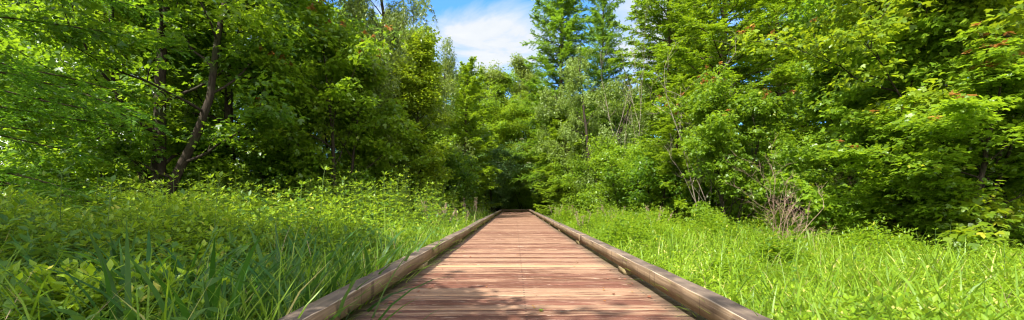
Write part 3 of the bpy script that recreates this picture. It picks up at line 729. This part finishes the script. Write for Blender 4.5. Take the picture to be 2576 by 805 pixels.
# right: lime grass and weeds
gr=Acc(); grass(gr,44000,1,2.4,30,1.31,2.5,1.25,(.2,.62),.013,bend=(.6,2.1),lean=.45)
tag(gr.build('lime_grass',M['lime']),kind='stuff')
wr=Acc(); x,y=scatter(7000,1,2.6,26,1.40,1.3,2.2); lump=.5+.5*np.sin(x*1.7+np.sin(y*1.1)*1.6)*np.sin(y*1.4+x*.6)
h=(.12+.20*RG.random(len(x))+.34*lump)
weeds(wr,x,y,h,5,.072,.46,'diamond',3,None,up=.3)
tag(wr.build('lime_weeds',M['lime']),kind='stuff')
wm=Acc(); xs=[];ys=[];hs=[]
for (mx,my,mr,mh,mn) in [(2.3,8.5,.8,.75,170),(3.2,11,1.1,.85,200),(2.4,13,.9,.9,170),(5.2,10.5,1.0,.7,170),(6.9,7.6,.8,.62,150),(4.4,6.7,.6,.55,110),(8.6,9.8,1.1,.75,180),(10.8,8.6,1.0,.8,170),(2.9,5.4,.45,.5,70),(7.6,11.8,1.2,.8,190),(5.0,13.8,1.2,.9,190),(12,11,1.4,.9,190),(2.2,17,.9,1.0,160),(3.6,15.5,1,1,160)]:
    q=RG.normal(0,.5,(mn,2))*mr; xs.append(mx+q[:,0]); ys.append(my+q[:,1]); hs.append(1.15*mh*np.exp(-(q**2).sum(1)/mr**2)*(.7+.45*RG.random(mn))+.1)
x=np.concatenate(xs);y=np.concatenate(ys);h=np.concatenate(hs); k_=x>1.5; weeds(wm,x[k_],y[k_],h[k_],7,.11,.36,'diamond',3,None,up=.25)
tag(wm.build('leafy_weed_mounds',M['maple']),kind='stuff')
gr2=Acc(); grass(gr2,5000,1,3.0,28,1.5,2.5,1.1,(.45,.85),.016,bend=(.5,2.0),lean=.4)
tag(gr2.build('tall_grass',M['grass']),kind='stuff')

dr=Acc()
for sd,n_ in ((-1,700),(1,420)):
    x,y=scatter(n_,sd,2.6,20,1.4,1.2,2.4,1.4); P=np.column_stack([x,y,gh(x,y)]); blades(dr,P,RG.random(n_)*6.28,(.4+.5*RG.random(n_))*(1.2 if sd<0 else .8),.007,np.abs(RG.normal(0,.5,n_)),.2+RG.random(n_)*1.4,4)
tag(dr.build('dry_grass_stalks',M['seed']),kind='stuff')
ov=Acc(); n_=150; yo=2.3+25*RG.random(n_)**1.6; P=np.column_stack([np.full(n_,-1.27),yo,np.full(n_,GZ)])
blades(ov,P,RG.normal(0,.7,n_),.55+.35*RG.random(n_),.011,.12,1.2+RG.random(n_)*.9,6)
n_=90; yo=2.3+25*RG.random(n_)**1.6; P=np.column_stack([np.full(n_,1.40),yo,np.full(n_,GZ)])
blades(ov,P,pi+RG.normal(0,.7,n_),.5+.3*RG.random(n_),.010,.12,1.1+RG.random(n_)*.9,6)
tag(ov.build('overhanging_grass',M['grass']),kind='stuff')
# countable clumps ------------------------------------------------------
def clump(name,seed,n,L,W,mat,rad=.12,lean=.22,bend=(.5,1.6),seeds=0):
    rg=np.random.default_rng(seed); root=empty(name); a=Acc(); P=np.column_stack([rg.normal(0,rad,(n,2)),np.full(n,-.03)])
    blades(a,P,np.arctan2(P[:,1],P[:,0])+rg.normal(0,.6,n),L*(.55+.5*rg.random(n)),W*(.7+.5*rg.random(n)),np.abs(rg.normal(0,lean,n)),bend[0]+(bend[1]-bend[0])*rg.random(n),7)
    kid(root,a.build('blades',M[mat]))
    if seeds:
        b=Acc()
        for i in range(seeds):
            az=rg.random()*6.28; Pp=wander((rg.normal(0,rad),rg.normal(0,rad),0),(cos(az)*.25,sin(az)*.25,1),L*(1.1+.35*rg.random()),6,.06,-.02,rg); tube(b,Pp,np.linspace(.0035,.002,7),3,.5)
            k=70; t=.62+.38*rg.random(k); X=np.array([np.interp(t*6,np.arange(7),Pp[:,c]) for c in range(3)]).T
            leaves(b,X,np.column_stack([rg.normal(0,.7,(k,2)),np.full(k,.7)]),rg.normal(0,1,(k,3)),.055,.012,'needle')
        kid(root,b.build('seed_heads',M['seed']))
    return root
reedA=clump('broad_grass_clump',1,34,1.05,.038,'reed',.15,.25); reedB=clump('broad_grass_clump',2,28,.95,.040,'reed',.13,.32); 
tuft=clump('grass_clump',3,60,.75,.015,'grass',.12); seedg=clump('seeding_grass_clump',4,46,.85,.009,'grass',.2,seeds=9)
rc=random.Random(9)
def many(protos,pts,label,cat,group,s0=.8,s1=1.2):
    for i,(x,y) in enumerate(pts):
        s=s0+(s1-s0)*rc.random(); place(protos[i%len(protos)],(x,y,float(gh(np.array(x),np.array(y)))),rc.random()*6.28,s,label,cat,group)
many([reedA,reedB],[(-1.36,2.62),(-1.62,2.55),(-1.75,2.95),(-2.1,2.75),(-1.9,3.3),(-2.3,3.25),(-2.6,2.95),(-2.45,3.7),(-2.9,3.4),(-2.0,4.0),(-3.3,3.0),(-1.65,3.6),(-2.8,4.2),(-1.6,4.4),(-3.6,3.7),(-4.2,3.4),(-2.2,4.9),(-1.65,5.4),(-2.35,2.5),(-2.7,3.9),(-3.1,4.6),(-1.7,2.3),(-2.0,2.6),(-3.8,4.5),(-2.6,5.6),(-1.55,2.8),(-1.8,2.4),(-2.2,2.35),(-2.9,2.9),(-3.4,3.6)],
     'dark broad-bladed grass clump in the left foreground near the kerb beam','grass clump','broad grass clumps left of the boardwalk',.95,1.35)
reedC=clump('grass_clump',7,44,.85,.021,'grass',.14,.28)
many([reedC,tuft],[(2.6,3.6),(5.5,5.2),(4.9,6.2),(3.2,5.6),(6.6,5.6),(3.0,7.5),(4.4,8.3),(6.0,8.2),(7.4,7.2),(8.6,8.0),(2.4,6.6),(5.4,9.6),(3.6,10.5),(9.2,6.4),(2.1,9),(7.2,9.8),(4.0,4.4),(6.8,4.2)],
     'bushy green grass clump standing above the lime grass on the right','grass clump','grass clumps right of the boardwalk',.75,1.05)
many([tuft,reedC,tuft],[(1.75+rc.random()*7.5,4+rc.random()*11) for _ in range(64)],
     'bushy mid-green grass tuft among the lime grass on the right','grass tuft','grass tufts in the lime grass',.55,.95)
many([tuft],[(-1.5-rc.random()*3.5,5+rc.random()*11) for _ in range(34)],
     'grass tuft among the sunny weeds left of the boardwalk','grass tuft','grass tufts left of the boardwalk',.8,1.3)
many([seedg],[(-2.3,12),(-1.8,14.1),(-2.9,15),(-2.0,17),(-3.4,15.9),(-1.9,21)],
     'seeding grass with pinkish plumes by the far left kerb beam','grass clump','seeding grass left of the boardwalk',.8,1.2)
many([seedg],[(2.2,12.5),(3.6,14.2),(4.8,13.6),(2.3,16.8),(3.4,17.8),(2.0,20.5)],
     'seeding grass with brown plumes by the far right kerb beam','grass clump','seeding grass right of the boardwalk',.75,1.1)
# tall leafy weed stalks
def stalk(seed,H,nodes,L,mat):
    rg=np.random.default_rng(seed); root=empty('weed_stalk'); a=Acc(); s=Acc(); P=wander((0,0,-.03),(rg.normal(0,.06),rg.normal(0,.06),1),H,8,.04,.02,rg)
    tube(s,P,np.linspace(.007,.003,9),5,.5)
    for k in range(nodes):
        t=.25+.75*(k+.5)/nodes; q=np.array([np.interp(t*8,np.arange(9),P[:,c]) for c in range(3)])
        m=3 if k<nodes-1 else 5; az=k*1.7+np.arange(m)*2*pi/m+rg.normal(0,.25,m); el=rg.normal(.2 if k<nodes-1 else .9,.2,m)
        D=np.column_stack([np.cos(az)*np.cos(el),np.sin(az)*np.cos(el),np.sin(el)]); N=np.column_stack([-np.cos(az)*np.sin(el),-np.sin(az)*np.sin(el),np.cos(el)])
        lv=L*np.interp(t,[.2,.6,1],[1,1,.6])*(.8+.4*rg.random(m)); pet=np.tile(q,(m,1))+D*.03
        leaves(a,pet,D-[0,0,.15],N,lv,lv*.42,'oval')
    kid(root,s.build('stem',M['stem'])); kid(root,a.build('leaves',M[mat])); return root
sA=stalk(1,1.5,9,.15,'weed'); sB=stalk(2,1.3,8,.13,'weed'); sC=stalk(4,1.6,7,.17,'bramble')
many([sC,sA],[(-4.1,4.0),(-3.3,4.3),(-5.0,4.4),(-5.4,5.6)],'tall shaded weed stalk with drooping leaves at the far left','weed','tall weed stalks at the far left',.9,1.05)
pts=[(-2.6-rc.random()*5.0,6.2+rc.random()*7.5) for _ in range(60)]
many([sA,sB,sA],pts,'leafy yellow-green weed stalk rising above the sunny left-hand weeds','weed','tall weed stalks in the sunny weeds',.9,1.3)
pts=[(1.7+rc.random()*8.5,3.6+rc.random()*9) for _ in range(70)]
many([sB,sC,sB],pts,'leafy weed stalk in the sunny grass on the right','weed','weed stalks in the right grass',.36,.62)
pts=[(-1.7-rc.random()*4.2,2.3+rc.random()*3.6) for _ in range(46)]
many([sC],pts,'low shaded weed with drooping leaf whorls in the left foreground','weed','shaded weeds in the left foreground',.32,.62)

# litter on the deck
def fallen(x,y,sz,mat,label,seed):
    rg=np.random.default_rng(seed); a=Acc(); leaves(a,np.array([[-sz/2,0,.006]]),np.array([[1.,.1,.05]]),np.array([[.1,rg.normal(0,.25),1.]]),sz,sz*.7,'lobed')
    o=a.build('fallen_leaf',M[mat]); o.location=(x,y,.004); o.rotation_euler=(0,0,rg.random()*6.28); tag(o,label,'leaf')
fallen(-.78,3.72,.06,'deadleaf','dark red dead leaf in the beam shadow on the deck',1)
fallen(.19,2.95,.05,'gum','small green leaf lying in the near deck shade',2)
for i in range(22):
    rg=np.random.default_rng(300+i); a=Acc(); sz=.025+.025*rg.random(); leaves(a,np.array([[-sz/2,0,.004]]),np.array([[1.,0,.12]]),np.array([[rg.normal(0,.2),rg.normal(0,.3),1.]]),sz,sz*.6,'oval')
    o=a.build('dead_leaf',M['deadleaf']); o.location=((-1.02+.25*abs(rg.normal())) if i%2 else 1.15-.3*abs(rg.normal()),2.75+5.5*rg.random(),.004); o.rotation_euler=(0,0,rg.random()*6.28)
    tag(o,'small brown dead leaf lying near the deck edge','leaf','brown dead leaves on the deck')
for i in range(16):
    rg=np.random.default_rng(50+i); a=Acc(); sz=.02+.02*rg.random(); leaves(a,np.array([[-sz/2,0,.003]]),np.array([[1.,0,.1]]),np.array([[.1,.2,1.]]),sz,sz*.5,'diamond')
    o=a.build('red_seed',M['redleaf']); o.location=(-.85+1.9*rg.random(),2.75+4*rg.random(),.004); o.rotation_euler=(0,0,rg.random()*6.28)
    tag(o,'tiny red seed wing scattered on the deck boards','seed','red seed wings on the deck')
a=Acc(); tube(a,wander((0,0,.006),(1,.35,0),.16,6,.12)*np.array([1,1,.1])+[0,0,.008],np.linspace(.0025,.001,7),4,.5); o=a.build('dry_twig',M['greybark']); o.location=(.33,2.9,0); tag(o,'thin dry twig on the near deck boards','twig')

# ------------------------------------------------------------------ sky, sun, camera
w=bpy.data.worlds.new('World'); bpy.context.scene.world=w; w.use_nodes=True; b=NT('',w)
el=math.asin(SUN[2]); azs=math.atan2(SUN[0],SUN[1])
sky=b.n('ShaderNodeTexSky'); sky.sky_type='NISHITA'; sky.sun_disc=False; sky.sun_elevation=el; sky.sun_rotation=azs
sky.air_density=1.0; sky.dust_density=.35; sky.ozone_density=2.5
tc=b.n('ShaderNodeTexCoord').outputs['Generated']; sp=b.n('ShaderNodeSeparateXYZ'); b.l(tc,sp.inputs[0])
zz=b.math('ADD',b.math('MAXIMUM',sp.outputs[2],0.0),.22)
cv=b.n('ShaderNodeCombineXYZ'); b.l(b.math('DIVIDE',sp.outputs[0],zz),cv.inputs[0]); b.l(b.math('DIVIDE',sp.outputs[1],zz),cv.inputs[1])
n1=b.noise(b.mapping(cv.outputs[0],(1.0,1.5,1)),1.5,9,.62,.9)
def blob(dx,dz,rx,rz):
    # ellipse of cloud round a direction given by x/y and z/y slopes
    yy=b.math('MAXIMUM',sp.outputs[1],.05)
    u=b.math('DIVIDE',b.math('SUBTRACT',b.math('DIVIDE',sp.outputs[0],yy),dx),rx); v=b.math('DIVIDE',b.math('SUBTRACT',b.math('DIVIDE',sp.outputs[2],yy),dz),rz)
    return b.rng(b.math('SQRT',b.math('ADD',b.math('MULTIPLY',u,u),b.math('MULTIPLY',v,v))),1.25,.45)
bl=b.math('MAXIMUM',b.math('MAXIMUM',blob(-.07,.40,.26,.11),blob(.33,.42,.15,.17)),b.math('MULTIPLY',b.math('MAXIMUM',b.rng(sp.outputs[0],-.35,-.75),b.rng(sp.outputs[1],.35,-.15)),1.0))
m=b.rng(b.math('ADD',n1,b.math('MULTIPLY',b.math('SUBTRACT',bl,.42),.40)),.42,.74)
cl=b.mix(b.rng(n1,.3,.7),(1.75,1.95,2.2),(2.5,2.55,2.6))
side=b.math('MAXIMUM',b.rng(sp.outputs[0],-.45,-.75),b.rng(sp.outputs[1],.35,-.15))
cl=b.mix(side,cl,(6.6,6.4,6.1))  # clouds to the left and behind the camera made brighter, as added soft fill
skc=b.mix(1.0,sky.outputs[0],(.40,.72,1.0),'MULTIPLY')
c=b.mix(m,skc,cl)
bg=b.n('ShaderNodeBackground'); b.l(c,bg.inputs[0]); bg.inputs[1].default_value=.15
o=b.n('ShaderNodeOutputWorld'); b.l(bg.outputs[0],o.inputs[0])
sd=bpy.data.lights.new('sun','SUN'); sd.energy=4.8; sd.angle=radians(.53); sd.color=(1,.955,.88)
so=bpy.data.objects.new('sun',sd); col.objects.link(so)
from mathutils import Vector
so.rotation_euler=Vector(SUN).to_track_quat('Z','Y').to_euler()
cd=bpy.data.cameras.new('camera'); co=bpy.data.objects.new('camera',cd); col.objects.link(co)
cd.sensor_width=36; cd.lens=36*F/1024; cd.shift_x=-3/1024; cd.shift_y=42.4/1024; cd.clip_start=.05; cd.clip_end=3000
co.location=(0,0,CAMZ); co.rotation_euler=(pi/2,0,0)
sc=bpy.context.scene; sc.camera=co
sc.view_settings.view_transform='Standard'; sc.view_settings.look='None'; sc.view_settings.exposure=1.45; sc.view_settings.gamma=1
sc.cycles.pixel_filter_type='BLACKMAN_HARRIS'; sc.cycles.filter_width=1.15; sc.cycles.max_bounces=8; sc.cycles.diffuse_bounces=5; sc.cycles.glossy_bounces=2; sc.cycles.transmission_bounces=5
